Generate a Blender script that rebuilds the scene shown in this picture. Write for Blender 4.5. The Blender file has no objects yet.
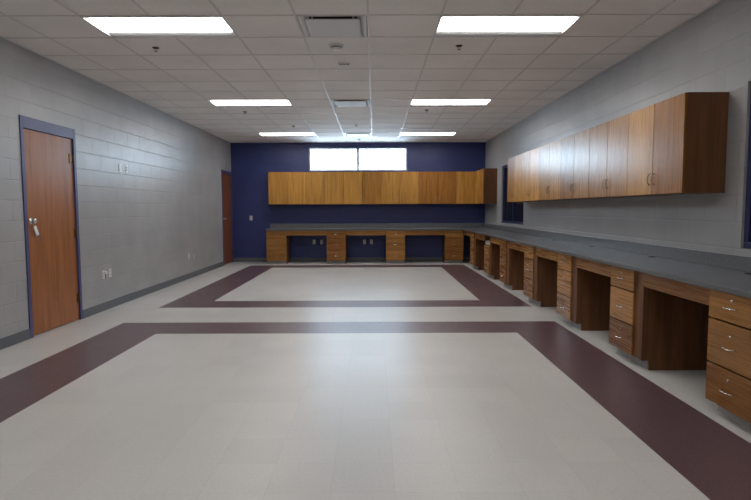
import bpy, bmesh, math, random
from mathutils import Matrix, Vector
random.seed(4)
C = bpy.context.scene.collection
SC = bpy.context.scene

# ------------------------------------------------------------------ camera
PITCH, YAW, ROLL, CAMZ, FPX = .074, .0023, -.0031, 1.3284, 553.7
fw = Vector((math.sin(YAW)*math.cos(PITCH), math.cos(YAW)*math.cos(PITCH), -math.sin(PITCH)))
rt = Vector((math.cos(YAW), -math.sin(YAW), 0))
dn = -(rt.cross(fw))
right = rt*math.cos(ROLL) - dn*math.sin(ROLL)
down = rt*math.sin(ROLL) + dn*math.cos(ROLL)
cd = bpy.data.cameras.new('camera'); cam = bpy.data.objects.new('camera', cd); C.objects.link(cam)
m3 = Matrix((right, -down, -fw)).transposed()
cam.matrix_world = Matrix.Translation((0, 0, CAMZ)) @ m3.to_4x4()
cd.sensor_fit = 'HORIZONTAL'; cd.sensor_width = 36; cd.lens = FPX/751*36
cd.clip_start = .05; cd.clip_end = 100
SC.camera = cam

# ------------------------------------------------------------------ world, window portal, exposure
SKY_STRENGTH = 21.0
LAMP_STRENGTH = 16.5
SC.view_settings.view_transform = 'Standard'; SC.view_settings.look = 'None'
SC.view_settings.exposure = 0.0; SC.view_settings.gamma = 1; SC.view_settings.use_curve_mapping = False
w = bpy.data.worlds.new('overcast_sky'); SC.world = w; w.use_nodes = True
nt = w.node_tree; nt.nodes.clear()
bg = nt.nodes.new('ShaderNodeBackground'); ow = nt.nodes.new('ShaderNodeOutputWorld')
bg.inputs[0].default_value = (.68, .83, 1, 1); bg.inputs[1].default_value = SKY_STRENGTH
nt.links.new(bg.outputs[0], ow.inputs[0])

XL, XR, YB, YF, ZC = -3.574, 2.79, 13.977, -1.3, 2.98
WIN = (-1.625, .83, 2.28, 2.86)            # back window x0 x1 z0 z1
pl = bpy.data.lights.new('window_portal', 'AREA'); pl.shape = 'RECTANGLE'
pl.size = WIN[1]-WIN[0]; pl.size_y = WIN[3]-WIN[2]; pl.cycles.is_portal = True
po = bpy.data.objects.new('window_portal', pl); C.objects.link(po)
po.location = ((WIN[0]+WIN[1])/2, YB+.15, (WIN[2]+WIN[3])/2); po.rotation_euler = (-math.pi/2, 0, 0)

# ------------------------------------------------------------------ mesh helpers
def MB(): return bmesh.new()
def box(bm, x0, x1, y0, y1, z0, z1, bev=0, seg=2):
    t = bmesh.new()
    bmesh.ops.create_cube(t, size=1)
    for v in t.verts:
        v.co = Vector(((x0+x1)/2+v.co.x*(x1-x0), (y0+y1)/2+v.co.y*(y1-y0), (z0+z1)/2+v.co.z*(z1-z0)))
    if bev: bmesh.ops.bevel(t, geom=t.edges[:], offset=bev, segments=seg, affect='EDGES', profile=.5)
    add(bm, t)
def add(bm, t):
    me = bpy.data.meshes.new('tmp'); t.to_mesh(me); t.free(); bm.from_mesh(me); bpy.data.meshes.remove(me)
def lathe(bm, prof, n=24, mat=Matrix()):
    """prof: list of (r, h) turned about local Z, then moved by mat"""
    t = bmesh.new(); rings = []
    for r, h in prof:
        if r < 1e-6: rings.append([t.verts.new(mat @ Vector((0, 0, h)))])
        else: rings.append([t.verts.new(mat @ Vector((r*math.cos(2*math.pi*k/n), r*math.sin(2*math.pi*k/n), h))) for k in range(n)])
    for a, b in zip(rings, rings[1:]):
        for k in range(n):
            k2 = (k+1) % n
            if len(a) == 1 and len(b) == 1: continue
            if len(a) == 1: t.faces.new((a[0], b[k], b[k2]))
            elif len(b) == 1: t.faces.new((a[k], a[k2], b[0]))
            else: t.faces.new((a[k], a[k2], b[k2], b[k]))
    bmesh.ops.recalc_face_normals(t, faces=t.faces)
    for f in t.faces: f.smooth = True
    add(bm, t)
def tube(bm, pts, r, n=10):
    t = bmesh.new(); rings = []; pts = [Vector(p) for p in pts]
    for i, p in enumerate(pts):
        d = (pts[min(i+1, len(pts)-1)]-pts[max(i-1, 0)]).normalized()
        a = d.orthogonal().normalized() if i == 0 else (a - d*a.dot(d)).normalized()
        b = d.cross(a)
        rings.append([t.verts.new(p+(a*math.cos(2*math.pi*k/n)+b*math.sin(2*math.pi*k/n))*r) for k in range(n)])
    for q, s in zip(rings, rings[1:]):
        for k in range(n): t.faces.new((q[k], q[(k+1) % n], s[(k+1) % n], s[k]))
    t.faces.new(rings[0][::-1]); t.faces.new(rings[-1])
    bmesh.ops.recalc_face_normals(t, faces=t.faces)
    for f in t.faces: f.smooth = len(f.verts) == 4
    add(bm, t)
def quad(bm, *ps):
    bm.faces.new([bm.verts.new(Vector(p)) for p in ps])
def obj(name, bm, m, parent=None):
    me = bpy.data.meshes.new(name); bm.to_mesh(me); bm.free()
    o = bpy.data.objects.new(name, me); C.objects.link(o)
    me.materials.append(m); o.parent = parent
    return o
def tag(o, label, cat, group=None):
    o['label'] = label; o['category'] = cat
    if group: o['group'] = group
    return o
def thing(name, label, cat, loc=(0, 0, 0), rz=0, group=None):
    o = bpy.data.objects.new(name, None); C.objects.link(o)
    o.empty_display_size = .1; o.location = loc; o.rotation_euler = (0, 0, rz)
    return tag(o, label, cat, group)
def struct(name, bm, m, parent=None):
    o = obj(name, bm, m, parent)
    if parent is None: o['kind'] = 'structure'
    return o
def sroot(name, loc=(0, 0, 0), rz=0):
    o = bpy.data.objects.new(name, None); C.objects.link(o); o.location = loc; o.rotation_euler = (0, 0, rz)
    o['kind'] = 'structure'; return o
def dup(root, loc, rz, label, group=None):
    r = root.copy(); C.objects.link(r); r.location = loc; r.rotation_euler = (0, 0, rz); r['label'] = label
    if group: r['group'] = group
    for ch in list(root.children):
        c = ch.copy(); C.objects.link(c); c.parent = r
        for g in ch.children:
            d = g.copy(); C.objects.link(d); d.parent = c
    return r
def cells(us, vs, holes):
    """rectangles covering us x vs without the holes (u0,u1,v0,v1)"""
    U = sorted(set([us[0], us[1]]+[h for q in holes for h in q[:2]])); V = sorted(set([vs[0], vs[1]]+[h for q in holes for h in q[2:]]))
    out = []
    for a, b in zip(U, U[1:]):
        run = None
        for c, d in zip(V, V[1:]):
            mu, mv = (a+b)/2, (c+d)/2
            if any(h[0] < mu < h[1] and h[2] < mv < h[3] for h in holes):
                if run: out.append((a, b, *run)); run = None
            else: run = (run[0], d) if run else (c, d)
        if run: out.append((a, b, *run))
    return out

# ------------------------------------------------------------------ material helpers
def mat(name, col=(.5, .5, .5), rough=.5, metal=0, spec=.5, coat=0, coat_r=.1):
    m = bpy.data.materials.new(name); m.use_nodes = True
    b = m.node_tree.nodes['Principled BSDF']
    b.inputs['Base Color'].default_value = (*col, 1); b.inputs['Roughness'].default_value = rough
    b.inputs['Metallic'].default_value = metal; b.inputs['Specular IOR Level'].default_value = spec
    b.inputs['Coat Weight'].default_value = coat; b.inputs['Coat Roughness'].default_value = coat_r
    return m, m.node_tree, b
def N(nt, t, **kw):
    n = nt.nodes.new('ShaderNode'+t)
    for k, v in kw.items(): setattr(n, k, v)
    return n
def math_(nt, op, a, b=None, c=None):
    n = N(nt, 'Math', operation=op)
    for i, v in enumerate((a, b, c)):
        if v is None: continue
        if isinstance(v, (int, float)): n.inputs[i].default_value = v
        else: nt.links.new(v, n.inputs[i])
    return n.outputs[0]
def ramp(nt, fac, stops):
    r = N(nt, 'ValToRGB'); e = r.color_ramp.elements
    while len(e) < len(stops): e.new(.5)
    for q, (p, c) in zip(e, stops): q.position = p; q.color = (*c, 1)
    nt.links.new(fac, r.inputs[0]); return r.outputs[0]
def mixc(nt, fac, a, b, blend='MIX'):
    n = N(nt, 'Mix', data_type='RGBA', blend_type=blend)
    for s, v in ((n.inputs[0], fac), (n.inputs[6], a), (n.inputs[7], b)):
        if isinstance(v, (int, float)): s.default_value = v
        elif isinstance(v, tuple): s.default_value = (*v, 1)
        else: nt.links.new(v, s)
    return n.outputs[2]
def coords(nt, scale=(1, 1, 1), rot=(0, 0, 0), loc=(0, 0, 0), src='Object'):
    tc = N(nt, 'TexCoord'); mp = N(nt, 'Mapping')
    mp.inputs['Scale'].default_value = scale; mp.inputs['Rotation'].default_value = rot; mp.inputs['Location'].default_value = loc
    nt.links.new(tc.outputs[src], mp.inputs[0]); return mp.outputs[0]
def noise(nt, vec, scale, detail=4, rough=.5):
    n = N(nt, 'TexNoise'); n.inputs['Scale'].default_value = scale; n.inputs['Detail'].default_value = detail
    n.inputs['Roughness'].default_value = rough; nt.links.new(vec, n.inputs['Vector']); return n.outputs[0]
def bump(nt, b, h, strength, dist):
    n = N(nt, 'Bump'); n.inputs['Strength'].default_value = strength; n.inputs['Distance'].default_value = dist
    nt.links.new(h, n.inputs['Height']); nt.links.new(n.outputs[0], b.inputs['Normal'])

def block_mat(name, col, axis, rough=.38, joint=.97, spec=.5):
    """painted concrete block, running bond 406 x 203 mm; axis = horizontal world axis of the wall"""
    m, nt, b = mat(name, col, rough, spec=spec)
    tc = N(nt, 'TexCoord'); sp = N(nt, 'SeparateXYZ'); nt.links.new(tc.outputs['Object'], sp.inputs[0])
    cb = N(nt, 'CombineXYZ'); nt.links.new(sp.outputs[axis], cb.inputs[0]); nt.links.new(sp.outputs[2], cb.inputs[1])
    br = N(nt, 'TexBrick'); br.offset = .5; br.squash = 1
    br.inputs['Scale'].default_value = 1; br.inputs['Brick Width'].default_value = .4064; br.inputs['Row Height'].default_value = .2032
    br.inputs['Mortar Size'].default_value = .007; br.inputs['Mortar Smooth'].default_value = .6; br.inputs['Bias'].default_value = 0
    nt.links.new(cb.outputs[0], br.inputs['Vector'])
    br.inputs['Color1'].default_value = (.97, .97, .97, 1); br.inputs['Color2'].default_value = (1.03, 1.03, 1.03, 1)
    br.inputs['Mortar'].default_value = (joint, joint, joint, 1)
    n1 = noise(nt, coords(nt), 160, 3, .7); n2 = noise(nt, coords(nt), 2.2, 3)
    v = ramp(nt, n2, [(.3, (.93, .93, .93)), (.7, (1.06, 1.06, 1.06))])
    c = mixc(nt, 1.0, mixc(nt, 1.0, br.outputs['Color'], col, 'MULTIPLY'), v, 'MULTIPLY')
    nt.links.new(c, b.inputs['Base Color'])
    h = math_(nt, 'SUBTRACT', math_(nt, 'MULTIPLY', n1, .10), br.outputs['Fac'])
    bump(nt, b, h, .55, .004)
    return m

def wood_mat(name, horiz=False, dark=(.36, .17, .036), light=(.52, .27, .062), rough=.28, spec=.25):
    m, nt, b = mat(name, light, rough, spec=spec)
    oi = N(nt, 'ObjectInfo'); tc = N(nt, 'TexCoord')
    ad = N(nt, 'VectorMath', operation='ADD'); nt.links.new(tc.outputs['Object'], ad.inputs[0])
    off = N(nt, 'CombineXYZ')
    for i, k in enumerate((7.3, 11.1, 5.7)): nt.links.new(math_(nt, 'MULTIPLY', oi.outputs['Random'], k*3), off.inputs[i])
    nt.links.new(off.outputs[0], ad.inputs[1])
    mp = N(nt, 'Mapping'); mp.inputs['Scale'].default_value = (1.2, 14, 14) if horiz else (14, 14, 1.2)
    nt.links.new(ad.outputs[0], mp.inputs[0])
    g1 = noise(nt, mp.outputs[0], 1.0, 5, .62)
    mp2 = N(nt, 'Mapping'); mp2.inputs['Scale'].default_value = (2, 90, 90) if horiz else (90, 90, 2)
    nt.links.new(ad.outputs[0], mp2.inputs[0]); g2 = noise(nt, mp2.outputs[0], 1.0, 3, .6)
    c = ramp(nt, g1, [(.3, dark), (.62, light), (.85, tuple(min(1, q*1.12) for q in light))])
    c = mixc(nt, .55, c, ramp(nt, g2, [(.35, (.76, .70, .64)), (.6, (1, 1, 1))]), 'MULTIPLY')
    tint = ramp(nt, oi.outputs['Random'], [(0, (.64, .52, .47)), (.5, (.97, .96, .95)), (1, (1.2, 1.18, 1.12))])
    c = mixc(nt, 1.0, c, tint, 'MULTIPLY'); nt.links.new(c, b.inputs['Base Color'])
    nt.links.new(math_(nt, 'MULTIPLY_ADD', g2, .16, rough-.08), b.inputs['Roughness'])
    bump(nt, b, g2, .12, .0006)
    return m

M = {}
M['wall_grey_x'] = block_mat('painted_block_grey', (.38, .38, .382), 1, rough=.36)
M['wall_grey_y'] = block_mat('painted_block_grey_cross', (.38, .38, .382), 0, rough=.36)
M['wall_blue'] = block_mat('painted_block_navy', (.030, .043, .165), 0, rough=.42, joint=.95)
M['oak'] = wood_mat('oak_vertical', False)
M['oak_h'] = wood_mat('oak_horizontal', True, dark=(.30, .14, .038), light=(.43, .21, .06))
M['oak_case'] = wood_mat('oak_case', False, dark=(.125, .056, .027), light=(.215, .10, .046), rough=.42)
M['door_wood'] = wood_mat('oak_door', False, dark=(.27, .095, .028), light=(.42, .165, .055), rough=.36, spec=.28)
M['blue_paint'] = mat('navy_frame_paint', (.062, .064, .18), .4)[0]
M['blue_dark'] = mat('dark_navy_frame', (.022, .026, .10), .4)[0]
M['base'] = mat('grey_rubber_base', (.115, .125, .14), .45)[0]
M['metal'] = mat('brushed_nickel', (.72, .72, .72), .26, metal=1)[0]
M['brass'] = mat('aged_brass', (.16, .10, .05), .45, metal=1)[0]
M['plate'] = mat('white_plastic', (.72, .72, .70), .35)[0]
M['slot'] = mat('dark_slot', (.02, .02, .02), .6)[0]
M['wmetal'] = mat('white_enamel', (.72, .71, .70), .5, spec=.3)[0]
M['reflector'] = mat('lamp_housing', (.5, .5, .495), .5)[0]
M['dark'] = mat('dark_duct_and_blocker', (.012, .012, .012), .7)[0]
M['alu'] = mat('window_aluminium', (.55, .58, .62), .35, metal=.3)[0]
M['inside'] = mat('cabinet_inside', (.30, .2, .12), .6)[0]
M['sprink'] = mat('sprinkler_bronze', (.09, .06, .055), .35, metal=.8)[0]
M['tag'] = mat('white_tag', (.8, .82, .85), .5)[0]
M['black'] = mat('black_plastic', (.015, .015, .016), .4)[0]
M['darkglass'] = mat('unlit_window_glass', (.008, .01, .022), .08, spec=.5)[0]
# ceiling tile
m, nt, b = mat('acoustic_tile', (.8, .77, .75), .8, spec=.2)
n1 = noise(nt, coords(nt), 220, 2, .6); n2 = noise(nt, coords(nt), 1.3, 2)
c = mixc(nt, 1.0, ramp(nt, n1, [(.34, (.80, .775, .75)), (.46, (.93, .905, .88))]), ramp(nt, n2, [(.3, (.95, .95, .95)), (.7, (1.05, 1.04, 1.04))]), 'MULTIPLY')
nt.links.new(c, b.inputs['Base Color']); bump(nt, b, n1, .2, .002); M['tile'] = m
M['tbar'] = mat('ceiling_grid_enamel', (.72, .70, .68), .45, spec=.35)[0]
# lamp diffuser
m, nt, b = mat('lamp_diffuser', (.9, .9, .88), .4)
b.inputs['Emission Color'].default_value = (1, .975, .955, 1); b.inputs['Emission Strength'].default_value = LAMP_STRENGTH; M['lamp'] = m
# clear window glass
m = bpy.data.materials.new('clear_glass'); m.use_nodes = True; nt = m.node_tree; nt.nodes.clear()
tr = N(nt, 'BsdfTransparent'); gl = N(nt, 'BsdfGlossy'); gl.inputs['Roughness'].default_value = .02
fr = N(nt, 'Fresnel'); fr.inputs[0].default_value = 1.45; mx = N(nt, 'MixShader'); o_ = N(nt, 'OutputMaterial')
tr.inputs[0].default_value = (.93, .97, .98, 1)
nt.links.new(fr.outputs[0], mx.inputs[0]); nt.links.new(tr.outputs[0], mx.inputs[1]); nt.links.new(gl.outputs[0], mx.inputs[2]); nt.links.new(mx.outputs[0], o_.inputs[0])
M['glass'] = m
# worktop laminate
m, nt, b = mat('worktop_laminate', (.13, .135, .145), .33)
n1 = noise(nt, coords(nt), 35, 5, .7); n2 = noise(nt, coords(nt), 300, 2)
c = mixc(nt, .5, ramp(nt, n1, [(.35, (.085, .09, .098)), (.65, (.155, .16, .17))]), ramp(nt, n2, [(.4, (.07, .07, .08)), (.6, (.19, .195, .2))]))
nt.links.new(c, b.inputs['Base Color']); M['worktop'] = m
# floor: vinyl tiles with two maroon frames
m, nt, b = mat('vinyl_tile_floor', (.6, .58, .54), .3)
tc = N(nt, 'TexCoord'); sp = N(nt, 'SeparateXYZ'); nt.links.new(tc.outputs['Object'], sp.inputs[0])
X, Y = sp.outputs[0], sp.outputs[1]
def rect(x0, x1, y0, y1):
    dx = math_(nt, 'SUBTRACT', math_(nt, 'ABSOLUTE', math_(nt, 'SUBTRACT', X, (x0+x1)/2)), (x1-x0)/2)
    dy = math_(nt, 'SUBTRACT', math_(nt, 'ABSOLUTE', math_(nt, 'SUBTRACT', Y, (y0+y1)/2)), (y1-y0)/2)
    return math_(nt, 'LESS_THAN', math_(nt, 'MAXIMUM', dx, dy), 0)
def frame(o, i): return math_(nt, 'SUBTRACT', rect(*o), rect(*i))
band = math_(nt, 'ADD', frame((-2.955, 2.125, .2, 6.45), (-2.345, 1.53, .8, 5.86)), frame((-2.93, 2.14, 7.44, 13.12), (-2.33, 1.53, 7.98, 12.58)))
br = N(nt, 'TexBrick'); br.offset = 0; br.inputs['Scale'].default_value = 1
for k, v in (('Brick Width', .3048), ('Row Height', .3048), ('Mortar Size', .0012), ('Mortar Smooth', .3), ('Bias', 0)): br.inputs[k].default_value = v
br.inputs['Color1'].default_value = (.97, .97, .97, 1); br.inputs['Color2'].default_value = (1.03, 1.03, 1.03, 1); br.inputs['Mortar'].default_value = (.86, .86, .86, 1)
nt.links.new(coords(nt, loc=(2.345, -5.86, 0)), br.inputs['Vector'])
sp1 = noise(nt, coords(nt), 60, 6, .75); sp2 = noise(nt, coords(nt), .9, 4, .6); sp3 = noise(nt, coords(nt, (1, .35, 1)), 14, 4, .7)
cream = ramp(nt, sp1, [(.3, (.56, .54, .515)), (.5, (.61, .593, .568)), (.7, (.65, .634, .61))])
maroon = ramp(nt, sp1, [(.32, (.095, .052, .060)), (.6, (.14, .082, .092)), (.75, (.19, .125, .14))])
c = mixc(nt, band, cream, maroon)
c = mixc(nt, 1.0, c, br.outputs['Color'], 'MULTIPLY')
c = mixc(nt, 1.0, c, ramp(nt, sp2, [(.3, (.95, .95, .95)), (.7, (1.04, 1.04, 1.04))]), 'MULTIPLY')
# scattered dark scuffs
vor = N(nt, 'TexVoronoi'); vor.inputs['Scale'].default_value = 1.1; nt.links.new(coords(nt), vor.inputs['Vector'])
c = mixc(nt, math_(nt, 'MULTIPLY', math_(nt, 'LESS_THAN', vor.outputs['Distance'], .006), .3), c, (.22, .19, .16))
nt.links.new(c, b.inputs['Base Color'])
nt.links.new(math_(nt, 'ADD', math_(nt, 'MULTIPLY', sp3, .12), math_(nt, 'MULTIPLY_ADD', sp2, .10, .24)), b.inputs['Roughness'])
hh = math_(nt, 'SUBTRACT', math_(nt, 'MULTIPLY', noise(nt, coords(nt), 7, 3), .5), br.outputs['Fac'])
bump(nt, b, hh, .12, .0015)
M['floor'] = m

# ------------------------------------------------------------------ room shell
TW = .2
bm = MB(); box(bm, XL-TW, XR+TW, YF-TW, YB+TW, -.1, 0); struct('floor', bm, M['floor'])
D1 = (5.665, 6.70, 0, 2.285)       # near left door: rough opening y0 y1 z0 z1
D2 = (13.07, 13.965, 0, 2.26)      # far left door
W1 = (10.36, 12.15, 1.02, 2.25)    # far right wall window
W2 = (2.42, 4.20, 1.02, 2.27)      # near right wall window
WT = ZC+.22
bm = MB()
for a, b_, c_, d in cells((YF, YB+TW), (0, WT), [D1, D2]): box(bm, XL-TW, XL, a, b_, c_, d)
struct('wall_left', bm, M['wall_grey_x'])
bm = MB()
for a, b_, c_, d in cells((YF, YB+TW), (0, WT), [W1, W2]): box(bm, XR, XR+TW, a, b_, c_, d)
struct('wall_right', bm, M['wall_grey_x'])
bm = MB()
for a, b_, c_, d in cells((XL, XR), (0, WT), [WIN]): box(bm, a, b_, YB, YB+TW, c_, d)
struct('wall_back', bm, M['wall_blue'])
bm = MB(); box(bm, XL-TW, XR+TW, YF-TW, YF, 0, WT); struct('wall_front', bm, M['wall_grey_y'])

# ceiling: 2 ft tiles in a lay-in grid with openings for lamps and diffusers
XS = [-3.574, -3.129, -2.519, -1.909, -1.300, -.673, -.046, .5815, 1.191, 1.801, 2.410, 2.79]
T = .6096; Y0 = 4.874
YS = [YF]+[Y0+T*k for k in range(-10, 15) if YF < Y0+T*k < YB]+[YB]
LX = [(-2.519, -1.300), (.5815, 1.801)]; ROWS = [Y0-6*T, Y0, Y0+6*T, Y0+12*T]
lamps = [(a, b_, y, y+T) for y in ROWS for a, b_ in LX]
regs = [(-.673, -.046, y, y+T) for y in ROWS[1:]]
holes = lamps+regs
bm = MB()
for a, b_, c_, d in cells((XL-TW, XR+TW), (YF-TW, YB+TW), holes): box(bm, a, b_, c_, d, ZC+.005, ZC+.05)
ceil = struct('ceiling', bm, M['tile'])
bm = MB(); g = .009
inside = lambda x, y: any(h[0]+.02 < x < h[1]-.02 and h[2]-.01 < y < h[3]+.01 for h in lamps)
for x in XS[1:-1]:
    for c_, d in zip(YS, YS[1:]):
        if not inside(x, (c_+d)/2): box(bm, x-g, x+g, c_, d, ZC, ZC+.007)
for y in YS[1:-1]:
    for a, b_ in zip(XS, XS[1:]): box(bm, a, b_, y-g, y+g, ZC+.0004, ZC+.0074)
box(bm, XL, XL+.022, YF, YB, ZC, ZC+.007); box(bm, XR-.022, XR, YF, YB, ZC, ZC+.007); box(bm, XL, XR, YB-.022, YB, ZC+.0002, ZC+.0072)
obj('ceiling_grid', bm, M['tbar'], ceil)
bm = MB(); box(bm, XL-TW, XR+TW, YF-TW, YB+TW, WT, WT+.1); obj('light_block_deck', bm, M['dark'], ceil)  # unseen dark deck added over the ceiling to stop sky light leaking in

# baseboards
bt, bh = .012, .105
def baseboard(name, segs):
    bm = MB()
    for s in segs: box(bm, *s, 0, bh, .003, 1)
    struct(name, bm, M['base'])
baseboard('baseboard_left', [(XL, XL+bt, YF, D1[0]), (XL, XL+bt, D1[1], D2[0])])
baseboard('baseboard_back', [(XL+.02, XR-bt, YB-bt, YB)])
baseboard('baseboard_right', [(XR-bt, XR, YF, YB-bt)])

# ------------------------------------------------------------------ back window
r = sroot('window_1', ((WIN[0]+WIN[1])/2, YB, WIN[2]))
hw, hh_ = (WIN[1]-WIN[0])/2, WIN[3]-WIN[2]; f = .038
bm = MB()
box(bm, -hw, hw, .03, .10, 0, f, .004); box(bm, -hw, hw, .03, .10, hh_-f, hh_, .004)
for a in (-hw, hw-f): box(bm, a, a+f, .031, .099, f, hh_-f, .004)
mxx = -.40-(WIN[0]+WIN[1])/2
box(bm, mxx-.035, mxx+.035, .031, .099, f, hh_-f, .004)
obj('window_frame', bm, M['alu'], r)
for a, b_ in ((-hw+f, mxx-.035), (mxx+.035, hw-f)):
    bm = MB(); box(bm, a, b_, .062, .068, f, hh_-f); obj('glass_pane', bm, M['glass'], r)
bm = MB(); box(bm, -hw, hw, .0, .03, -.0, .012, .003); obj('window_sill', bm, M['alu'], r)

# right wall windows: navy steel frames with unlit glass
def side_window(name, W):
    r = sroot(name, (XR, (W[0]+W[1])/2, W[2]))
    h, t = (W[1]-W[0])/2, W[3]-W[2]; f = .05
    bm = MB()
    for a, b_, c_, d in ((-h, h, 0, f), (-h, h, t-f, t), (-h, -h+f, f, t-f), (h-f, h, f, t-f), (-.02, .02, f, t-f)):
        box(bm, .02, .11, a, b_, c_, d, .004)
    obj('window_frame', bm, M['blue_dark'], r)
    for a, b_ in ((-h+f, -.02), (.02, h-f)):
        bm = MB(); box(bm, .06, .07, a, b_, f, t-f); obj('glass_pane', bm, M['darkglass'], r)
    bm = MB(); box(bm, .14, .16, -h, h, 0, t); obj('window_light_blocker', bm, M['dark'], r)  # unseen black panel added behind the panes to keep the bright sky out
side_window('window_2', W1); side_window('window_3', W2)

# ------------------------------------------------------------------ doors in the left wall
def door(name, D, hand, jamb, head):
    """hand = +1: hinges on the far side"""
    r = sroot(name, (XL, D[0], 0)); wd = D[1]-D[0]; H = D[3]
    bm = MB()
    box(bm, -.14, .012, 0, jamb, 0, H, .003); box(bm, -.14, .012, wd-jamb, wd, 0, H, .003); box(bm, -.139, .0115, jamb, wd-jamb, H-head, H, .003)
    obj('door_frame', bm, M['blue_paint'], r)
    bm = MB(); box(bm, -.050, -.006, jamb+.004, wd-jamb-.004, .012, H-head-.004, .002); leaf = obj('door_leaf', bm, M['door_wood'], r)
    bm = MB(); box(bm, -.195, -.175, .0, wd, 0, H); obj('door_light_blocker', bm, M['dark'], r)  # dark panel added behind the leaf, blocks sky light through the bottom gap
    yh = wd-jamb-.004 if hand > 0 else jamb+.004
    for z in (.27, 1.05, 1.93):
        bm = MB(); box(bm, -.006, .001, yh-(.078 if z > 1.5 else .035), yh+.016, z-.055, z+.055, .001)
        tube(bm, [(.006, yh, z-.055), (.006, yh, z+.055)], .008); obj('hinge', bm, M['brass'], r)
    return r, wd, leaf
r, wd, leaf = door('door_1', D1, 1, .05, .12)
# knob set with a key, its tag and a key ring
ky, kz = .12, 1.215
bm = MB(); rx = Matrix.Translation((-.006, ky, kz)) @ Matrix.Rotation(math.pi/2, 4, 'Y')
lathe(bm, [(0, 0), (.034, 0), (.036, .004), (.034, .009), (.015, .013), (.012, .024), (.02, .030), (.027, .038), (.028, .047), (.022, .055), (0, .058)], 28, rx)
obj('door_knob', bm, M['metal'], r)
k = thing('key_tag', 'white key tag with silver keys hanging from the knob of the near oak door', 'key tag', (XL+.032, D1[0]+ky, kz-.03))
bm = MB(); tube(bm, [(0, .0+.016*math.sin(a*math.pi/8), -.012+.016*math.cos(a*math.pi/8)) for a in range(17)], .0022, 6); obj('key_ring', bm, M['metal'], k)
bm = MB(); t = bmesh.new(); bmesh.ops.create_cube(t, size=1)
for v in t.verts: v.co = Vector((v.co.x*.004, v.co.y*.045, v.co.z*.105-.0))
bmesh.ops.bevel(t, geom=t.edges[:], offset=.0015, segments=1, affect='EDGES'); bmesh.ops.rotate(t, verts=t.verts, cent=(0, 0, 0), matrix=Matrix.Rotation(.45, 3, 'X'))
bmesh.ops.translate(t, verts=t.verts, vec=(0, .03, -.075)); add(bm, t); obj('paper_tag', bm, M['tag'], k)
for dy, L in ((.045, .06), (.065, .05)):
    bm = MB(); lathe(bm, [(0, 0), (.012, 0), (.012, .002), (0, .002)], 16, Matrix.Translation((.003, dy, -.125)) @ Matrix.Rotation(math.pi/2, 4, 'Y'))
    box(bm, .003, .005, dy-.003, dy+.003, -.125-L, -.135); box(bm, .003, .005, dy, dy+.008, -.125-L, -.125-L+.012); obj('key', bm, M['metal'], k)
r, wd, leaf = door('door_2', D2, 1, .03, .075)
bm = MB(); lathe(bm, [(0, 0), (.03, 0), (.03, .01), (.012, .014), (.012, .05), (0, .05)], 20, Matrix.Translation((-.006, .12, 1.10)) @ Matrix.Rotation(math.pi/2, 4, 'Y'))
tube(bm, [(.044, .12, 1.10), (.05, .16, 1.10), (.05, .26, 1.10)], .011); obj('door_handle', bm, M['metal'], r)

# ------------------------------------------------------------------ oak cabinets
def pull(bm, c, L, axis, out=.03, r=.0042):
    """bow wire pull; c centre on the front face; axis 'x' or 'z' ; sticks out to -y"""
    n = 10; pts = []
    for i in range(n+1):
        t = -1+2*i/n; o = out*(1-abs(t)**4)
        pts.append((c[0]+(t*L/2 if axis == 'x' else 0), c[1]-o, c[2]+(t*L/2 if axis == 'z' else 0)))
    tube(bm, pts, r, 8)
M['toe'] = mat('toe_kick_grey', (.34, .33, .32), .5)[0]
M['dull'] = mat('dull_bronze_wire', (.30, .26, .22), .35, metal=.9)[0]
UZ0, UZ1, UD = 1.447, 2.235, .341
def wall_cabinet(name, label, doors, pulls, loc, rz, group, depth=UD):
    """doors: widths; pulls: 'l'/'r' side of each door carrying the pull"""
    W = sum(doors); H = UZ1-UZ0; t = thing(name, label, 'cabinet', loc, rz, group)
    bm = MB(); s = .018; dy = -depth+.021
    box(bm, 0, s, dy, 0, 0, H, .0008, 1); box(bm, W-s, W, dy, 0, 0, H, .0008, 1)
    box(bm, s, W-s, dy, 0, 0, s); box(bm, s, W-s, dy, 0, H-s, H); box(bm, s, W-s, -.006, 0, s, H-s); box(bm, s, W-s, dy+.03, -.01, H*.5, H*.5+s)
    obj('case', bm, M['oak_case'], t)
    x = 0
    for wdt, p in zip(doors, pulls):
        bm = MB(); box(bm, x+.0034, x+wdt-.0034, -depth, -depth+.019, .0015, H-.0015, .0012, 1)
        d = obj('cabinet_door', bm, M['oak'], t)
        bm = MB(); px = x+.038 if p == 'l' else x+wdt-.038
        pull(bm, (px, -depth, .135), .10, 'z', .024, .0034); obj('handle', bm, M['dull'], d)
        x += wdt
    return t
dw = .4605
gB = 'oak wall cabinets on the navy back wall'
names = ['leftmost pair of oak cabinet doors on navy wall, left of the window', 'second oak double cabinet from the left, its right door below the window left part',
         'middle oak double cabinet directly under the window mullion', 'oak double cabinet below the right pane of the back window', 'oak double cabinet just right of the back window on navy wall']
for i in range(5):
    wall_cabinet('wall_cabinet', names[i], [dw, dw], 'rl', (-2.59+i*2*dw, YB-.002, UZ0), 0, gB)
wall_cabinet('wall_cabinet', 'single narrow oak wall cabinet in the right corner of navy wall', [dw], 'l', (-2.59+10*dw, YB-.002, UZ0), 0, gB)
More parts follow.
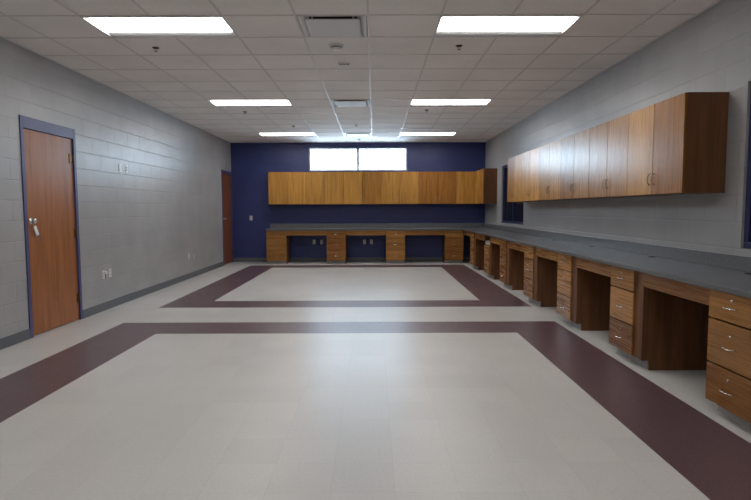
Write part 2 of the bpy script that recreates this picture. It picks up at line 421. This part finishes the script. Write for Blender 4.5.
# corner unit on the right wall
wall_cabinet('wall_cabinet', 'far corner oak cabinet on grey right wall showing its dark end panel', [.52, .52], 'rl', (XR-.002, 13.64, UZ0), -math.pi/2, None, depth=.315)
gR = 'oak wall cabinets along the grey right wall'
q = .4828
wall_cabinet('wall_cabinet', 'nearest oak double cabinet on right wall with exposed dark end panel', [q, q], 'rl', (XR-.002, 4.416+2*q, UZ0), -math.pi/2, gR)
wall_cabinet('wall_cabinet', 'oak double cabinet second from the near end of right wall row', [q, q], 'rl', (XR-.002, 4.416+4*q-.003, UZ0), -math.pi/2, gR)
wall_cabinet('wall_cabinet', 'middle oak double cabinet in the right wall row with bright window sheen', [q, q], 'rl', (XR-.002, 4.416+6*q, UZ0), -math.pi/2, gR)
wall_cabinet('wall_cabinet', 'three door oak cabinet second from the far end of right wall row', [q, q, q], 'lrl', (XR-.002, 4.416+9*q-.003, UZ0), -math.pi/2, gR)
wall_cabinet('wall_cabinet', 'three door oak cabinet at far end of right row, overlapping the small window', [q, q, q], 'rlr', (XR-.002, 4.416+12*q, UZ0), -math.pi/2, gR)

CT, CB = .853, .815     # worktop top and underside
DZ = [(.085, .331), (.343, .618), (.630, .806)]
def pedestal(label, loc, rz, w, filler, group, broken=False, mirror=False):
    t = thing('drawer_cabinet', label, 'cabinet', loc, rz, group); W = w+filler; s = .018; fy = -.60
    bm = MB(); top = CB-.001
    for a in (0, W-s):
        box(bm, a, a+s, fy+.02, 0, .08, top, .0008, 1); box(bm, a, a+s, fy+(.10 if a < .01 else .08), 0, 0, .08)
    box(bm, s, W-s, fy+.022, 0, .08, .08+s); box(bm, s, W-s, fy+.022, 0, top-s, top); box(bm, s, W-s, -.006, 0, .08+s, top-s)
    box(bm, s, W-s, fy+.045, fy+.08, .331, .343); box(bm, s, W-s, fy+.045, fy+.08, .618, .63)
    if filler: box(bm, w-.001, W-.0005, fy+.018, fy+.0215, .082, top, .0008, 1); box(bm, w-s, w, fy+.022, -.01, .08, top-s)
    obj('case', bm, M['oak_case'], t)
    bm = MB(); box(bm, 0, W-s, fy+.08, fy+.098, 0, .079); obj('toe_kick', bm, M['toe'], t)
    for i, (z0, z1) in enumerate(DZ):
        if broken and i == 2: continue
        out = .0
        bm = MB(); box(bm, .002, w-.002, fy-out, fy+.0195-out, z0, z1, .0012, 1); d = obj('drawer', bm, M['oak_h'], t)
        bm = MB(); pull(bm, (w/2, fy-out, (z0+z1)/2-(.0 if i == 2 else .012)), .115, 'x'); obj('handle', bm, M['metal'], d)
        bm = MB(); lathe(bm, [(0, 0), (.009, 0), (.009, .004), (.005, .005), (0, .005)], 16, Matrix.Translation((w/2+.0, fy-out, (z0+z1)/2+(.045 if i == 2 else .06))) @ Matrix.Rotation(math.pi/2, 4, 'X'))
        obj('lock', bm, M['metal'], d)
    if broken:
        bm = MB(); box(bm, .02, w-.02, fy+.022, -.05, .632, .64); box(bm, .02, .032, fy+.022, -.05, .64, .70); box(bm, w-.032, w-.02, fy+.022, -.05, .64, .70)
        box(bm, .02, w-.02, fy+.03, fy+.042, .632, .665)
        obj('drawer_box', bm, M['plate'], t)
    return t
gP = 'oak drawer cabinets under the right wall worktop'
AY = [3.55, 5.045, 6.52, 7.985, 9.535, 10.90, 12.49]; PW, PF = .452, .135
lab = ['nearest oak drawer cabinet under the right worktop, cut by the photo edge', 'second nearest oak three drawer cabinet under the right worktop',
       'third nearest oak three drawer cabinet under the right worktop', 'fourth oak drawer cabinet from the camera along right wall, middle of seven',
       'fifth oak drawer cabinet from the camera under the right worktop', 'oak drawer cabinet near far corner with its top drawer front missing',
       'farthest oak drawer cabinet on right wall, beside the dark corner opening']
XW = XR-.02
for i, (y, l) in enumerate(zip(AY, lab)):
    pedestal(l, (XW, y, 0), -math.pi/2, PW, PF, gP, broken=(i == 5))
BXS = [-2.605, -1.15, .285, 1.715]; BW = [.485, .462, .462, .445]
labb = ['leftmost oak drawer cabinet under the back worktop against navy wall', 'second oak drawer cabinet from the left under the back worktop',
        'third oak drawer cabinet from the left under the back worktop', 'rightmost oak drawer cabinet under the back worktop, next to corner opening']
for x, w_, l in zip(BXS, BW, labb):
    pedestal(l, (x, YB-.02+.001, 0), 0, w_, 0, 'oak drawer cabinets under the back worktop')
# apron rails closing the top of each kneehole
gA = 'oak apron rails over the kneeholes'
def apron(label, x0, x1, y0, y1, grp=gA):
    bm = MB(); box(bm, -(x1-x0)/2, (x1-x0)/2, -(y1-y0)/2, (y1-y0)/2, 0, .118, .0012, 1)
    o = obj('apron_rail', bm, M['oak_h' if x1-x0 > y1-y0 else 'oak_y'], None); o.location = ((x0+x1)/2, (y0+y1)/2, .695)
    tag(o, label, 'rail', grp)
M['oak_y'] = None
mm = M['oak_h'].copy(); mm.name = 'oak_along_wall'
for n in mm.node_tree.nodes:
    if n.type == 'MAPPING': s_ = n.inputs['Scale'].default_value; n.inputs['Scale'].default_value = (s_[1], s_[0], s_[2])
M['oak_y'] = mm
ordn = ['nearest', 'second nearest', 'third nearest', 'fourth nearest', 'fifth nearest', 'sixth nearest']
for i in range(6):
    apron('oak rail over the %s kneehole along the right wall' % ordn[i], XW-.594, XW-.574, AY[i]+.002, AY[i+1]-PW-PF-.002)
apron('short oak rail over the dark corner opening, right wall side', XW-.594, XW-.574, AY[6]+.002, YB-.02-.60+.0)
for i, l in enumerate(['left', 'middle', 'right']):
    apron('oak rail over the %s kneehole of the back worktop' % l, BXS[i]+BW[i]+.002, BXS[i+1]-.002, YB-.614, YB-.594)

# L shaped worktop with upstand
wt = thing('worktop', 'long dark grey L-shaped laminate worktop on the oak drawer cabinets', 'worktop', (XW-.63, YB-.65, CB))
ox, oy, oz = wt.location; YE = 2.93
bm = MB()
pts = [(-2.625, YB-.652), (XW-.632, YB-.652), (XW-.632, YE), (XR-.001, YE), (XR-.001, YB-.001), (-2.625, YB-.001)]
vs = [bm.verts.new((x-ox, y-oy, 0)) for x, y in pts]; fc = bm.faces.new(vs)
ex = bmesh.ops.extrude_face_region(bm, geom=[fc]); bmesh.ops.translate(bm, verts=[v for v in ex['geom'] if isinstance(v, bmesh.types.BMVert)], vec=(0, 0, CT-CB))
bmesh.ops.recalc_face_normals(bm, faces=bm.faces)
bmesh.ops.bevel(bm, geom=[e for e in bm.edges if abs(e.verts[0].co.z-e.verts[1].co.z) < 1e-5 and e.verts[0].co.z > .01], offset=.006, segments=3, affect='EDGES')
obj('top_slab', bm, M['worktop'], wt)
bm = MB(); box(bm, -2.625-ox, XR-.02-ox, YB-.021-oy, YB-.001-oy, CT-CB, CT-CB+.112, .003)
box(bm, XR-.021-ox, XR-.001-ox, YE-oy, YB-.0212-oy, CT-CB, CT-CB+.112, .003)
obj('backsplash', bm, M['worktop'], wt)
for y in (3.95, 5.36, 6.85, 8.3):
    bm = MB(); lathe(bm, [(.022, .0005), (.034, .0005), (.036, .003), (.03, .005), (.022, .003), (.022, .0006), (0, .0006)], 24, Matrix.Translation((2.70-ox, y-oy, CT-CB)))
    obj('cable_grommet', bm, M['black'], wt)

# ------------------------------------------------------------------ ceiling fixtures
def troffer():
    t = thing('ceiling_light', 'x', 'ceiling light', (0, 0, ZC), 0, 'recessed fluorescent ceiling lights')
    L, W = 1.219-.006, T-.008; a, b_ = L/2, W/2
    bm = MB()
    for x0, x1, y0, y1 in ((-a, a, -b_, -b_+.008), (-a, a, b_-.008, b_), (-a, -a+.008, -b_+.008, b_-.008), (a-.008, a, -b_+.008, b_-.008)):
        box(bm, x0, x1, y0, y1, -.001, .006)
    obj('trim_frame', bm, M['wmetal'], t)
    a -= .008; b_ -= .008; h = .062; e = .15
    def shell(bm, prof):      # profile (y, z) run along x, with both ends closed
        n = len(prof); L_ = [bm.verts.new((-a, y, z)) for y, z in prof]; R_ = [bm.verts.new((a, y, z)) for y, z in prof]
        for k in range(n): bm.faces.new((L_[k], L_[(k+1) % n], R_[(k+1) % n], R_[k]))
        bm.faces.new(L_[::-1]); bm.faces.new(R_); bmesh.ops.recalc_face_normals(bm, faces=bm.faces)
    bm = MB(); n = 6
    inner = [(-b_+(b_-e-.02)*math.sin(k/n*math.pi/2), h*(1-math.cos(k/n*math.pi/2))) for k in range(n+1)]
    inner = inner+[(-y, z) for y, z in inner[::-1]]
    shell(bm, inner+[(b_+.004, .0), (b_+.004, h+.05), (-b_-.004, h+.05), (-b_-.004, .0)])
    for x in (-a-.006, a): box(bm, x, x+.006, -b_, b_, -.0005, h+.05)
    obj('housing', bm, M['reflector'], t)
    bm = MB(); L0 = a-.004
    v = [[bm.verts.new((x, y, z)) for y, z in ((-e-.015, h-.002), (-e, .02), (-e+.025, .003), (e-.025, .003), (e, .02), (e+.015, h-.002))] for x in (-L0, L0)]
    for k in range(6): bm.faces.new((v[0][k], v[0][(k+1) % 6], v[1][(k+1) % 6], v[1][k]))
    bm.faces.new(v[0][::-1]); bm.faces.new(v[1]); bmesh.ops.recalc_face_normals(bm, faces=bm.faces)
    obj('diffuser', bm, M['lamp'], t)
    return t
tl = troffer()
side = ['left', 'right']; rown = ['first row, nearest the camera', 'nearest visible row', 'middle row', 'far row by the navy wall']
idx = 0
for r_i, y in enumerate(ROWS):
    for s_i, (a, b_) in enumerate(LX):
        l = ['large glowing ceiling light at upper %s of the ceiling', 'large glowing ceiling light at upper %s of the photo', 'mid-distance glowing ceiling light in %s column', 'farthest glowing ceiling light in %s column, close to navy wall'][r_i] % side[s_i]
        if r_i == 0: l = 'ceiling light overhead on the %s, above the frame' % side[s_i]
        o = tl if idx == 0 else dup(tl, (0, 0, 0), 0, l)
        o.location = ((a+b_)/2, y+T/2, ZC); o['label'] = l; idx += 1

def register():
    t = thing('air_diffuser', 'x', 'air vent', (0, 0, ZC), 0, 'square ceiling air diffusers')
    a = .290; bm = MB()
    # pan: outer flange and curved cone up to the neck
    prof = [(.298, -.002), (.290, -.002), (.280, .0), (.262, .010), (.235, .03), (.215, .055)]
    rings = [[bm.verts.new((sx*r, sy*r, z)) for sx, sy in ((-1, -1), (1, -1), (1, 1), (-1, 1))] for r, z in prof]
    for p, q_ in zip(rings, rings[1:]):
        for k in range(4): bm.faces.new((p[k], p[(k+1) % 4], q_[(k+1) % 4], q_[k]))
    obj('pan', bm, M['wmetal'], t)
    bm = MB(); box(bm, -.216, .216, -.216, .216, .054, .12); obj('neck', bm, M['dark'], t)
    bm = MB()
    n = [( -.245, -.012), (.245, -.012)]
    box(bm, -.238, .238, -.238, .238, -.012, -.004, .003); 
    for sx in (-1, 1):
        for sy in (-1, 1): box(bm, sx*.18-.006, sx*.18+.006, sy*.18-.006, sy*.18+.006, -.005, .056)
    obj('plaque', bm, M['wmetal'], t)
    return t
rg = register(); dl = ['nearest square air diffuser in the ceiling centre, beside the upper right light', 'middle square air diffuser in the ceiling centre', 'farthest square air diffuser near the back window']
for i, h in enumerate(regs):
    o = rg if i == 0 else dup(rg, (0, 0, 0), 0, '')
    o.location = ((h[0]+h[1])/2, (h[2]+h[3])/2, ZC); o['label'] = dl[i]

t = thing('smoke_detector', 'round off-white smoke detector on the ceiling behind the nearest air diffuser', 'smoke detector', (-.375, 5.74, ZC))
bm = MB(); lathe(bm, [(0, 0), (.075, 0), (.075, -.010), (.068, -.014), (0, -.014)], 32); obj('base_plate', bm, M['wmetal'], t)
bm = MB(); lathe(bm, [(.056, -.014), (.056, -.026), (.05, -.036), (.034, -.044), (0, -.046)], 32)
obj('sensor_head', bm, M['wmetal'], t)
bm = MB(); lathe(bm, [(.0565, -.020), (.058, -.020), (.058, -.026), (.0565, -.026)], 32); obj('vent_slot', bm, M['slot'], t)
t = thing('ceiling_sensor', 'small flat ceiling plate with three dark dots beyond the smoke detector', 'sensor', (-.335, 6.45, ZC))
bm = MB(); box(bm, -.07, .07, -.035, .035, -.008, 0, .003); obj('plate', bm, M['wmetal'], t)
for dx in (-.038, 0, .038):
    bm = MB(); lathe(bm, [(0, -.0145), (.009, -.0135), (.014, -.008)], 16, Matrix.Translation((dx, 0, 0))); obj('dark_dot', bm, M['slot'], t)

def sprinkler():
    t = thing('sprinkler_head', 'x', 'sprinkler', (0, 0, ZC), 0, 'ceiling sprinkler heads')
    bm = MB(); lathe(bm, [(.0, 0), (.036, 0), (.034, -.005), (.018, -.012), (.012, -.012), (0, -.012)], 20); obj('escutcheon', bm, M['sprink'], t)
    bm = MB()
    for s_ in (-1, 1): tube(bm, [(s_*.009, 0, -.012), (s_*.014, 0, -.024), (s_*.004, 0, -.036)], .0025, 6)
    lathe(bm, [(0, -.036), (.016, -.037), (.016, -.039), (0, -.039)], 16); obj('deflector', bm, M['sprink'], t)
    return t
sk = sprinkler()
sl = [(-2.233, 5.82, 'small dark sprinkler head just beyond the upper left ceiling light'), (.87, 5.775, 'small dark sprinkler head just beyond the upper right ceiling light'),
      (.89, 9.43, 'sprinkler head just beyond the mid-distance right ceiling light'), (-2.19, 9.57, 'sprinkler head just beyond the mid-distance left ceiling light'),
      (-1.6, 11.2, 'small sprinkler head in front of the farthest left ceiling light'), (-.347, 11.1, 'sprinkler head in the ceiling centre before the farthest air diffuser'),
      (-.35, 13.3, 'farthest sprinkler head, over the back window beyond the last air diffuser')]
for i, (x, y, l) in enumerate(sl):
    o = sk if i == 0 else dup(sk, (0, 0, 0), 0, l)
    o.location = (x, y, ZC+.004); o['label'] = l

# ------------------------------------------------------------------ wall plates (local: plate faces -Y)
def plate(label, loc, rz, kind, group=None, m=None):
    t = thing('wall_outlet' if kind != 'switch' else 'light_switch', label, 'outlet' if kind != 'switch' else 'switch', loc, rz, group)
    bm = MB(); box(bm, -.036, .036, -.006, 0, -.058, .058, .003); obj('cover_plate', bm, m or M['plate'], t)
    if kind == 'switch':
        bm = MB(); box(bm, -.006, .006, -.018, -.004, -.004, .018, .002); obj('toggle', bm, M['plate'], t)
    elif kind == 'data':
        bm = MB(); box(bm, -.012, .012, -.009, -.004, .008, .03, .001); box(bm, -.012, .012, -.009, -.004, -.03, -.008, .001); obj('jack', bm, M['slot'], t)
    else:
        for z in (-.022, .022):
            bm = MB(); box(bm, -.017, .017, -.009, -.004, z-.014, z+.014, .003); s_ = obj('socket', bm, M['plate'], t)
            bm = MB(); box(bm, -.008, -.005, -.0095, -.008, z-.006, z+.007); box(bm, .005, .008, -.0095, -.008, z-.006, z+.007); obj('slot', bm, M['slot'], s_)
    return t
LR = math.pi/2   # facing +X
plate('high white socket plate on left wall, nearer of the pair beyond door', (XL, 7.86, 1.915), LR, 'outlet')
plate('high white data plate on left wall, farther of the pair beyond door', (XL, 8.06, 1.915), LR, 'data')
o = plate('low white socket plate on left wall with a small plug, just beyond oak door', (XL, 7.27, .475), LR, 'outlet')
pg = thing('plug_adapter', 'small black and white plug in the low socket beyond the oak door', 'plug', (XL+.0095, 7.27, .475))
bm = MB(); box(bm, 0, .035, -.02, .02, .006, .045, .005); obj('plug_body', bm, M['tag'], pg)
bm = MB(); tube(bm, [(.02, 0, .006), (.022, 0, -.02), (.012, .004, -.05)], .004, 8); obj('plug_tail', bm, M['black'], pg)
plate('low beige data plate on left wall, right of the plugged socket', (XL, 7.45, .478), LR, 'blank')
plate('low white socket plate far along the left wall', (XL, 10.65, .43), LR, 'outlet')
plate('low grey-painted socket plate far along left wall, right of the white one', (XL, 10.93, .40), LR, 'blank', m=M['wall_plate_grey'] if 'wall_plate_grey' in M else M['reflector'])
plate('lone switch plate on the navy wall left of the cabinets', (-3.10, YB, 1.11), 0, 'switch', m=M['reflector'])
gO = 'socket plates in the back kneeholes'
for x, l in ((-1.52, 'left socket plate in the left back kneehole'), (-1.33, 'right socket plate in the left back kneehole'), (-.245, 'left socket plate in the middle back kneehole'), (-.07, 'right socket plate in the middle back kneehole')):
    plate(l, (x, YB, .50), 0, 'outlet', gO)
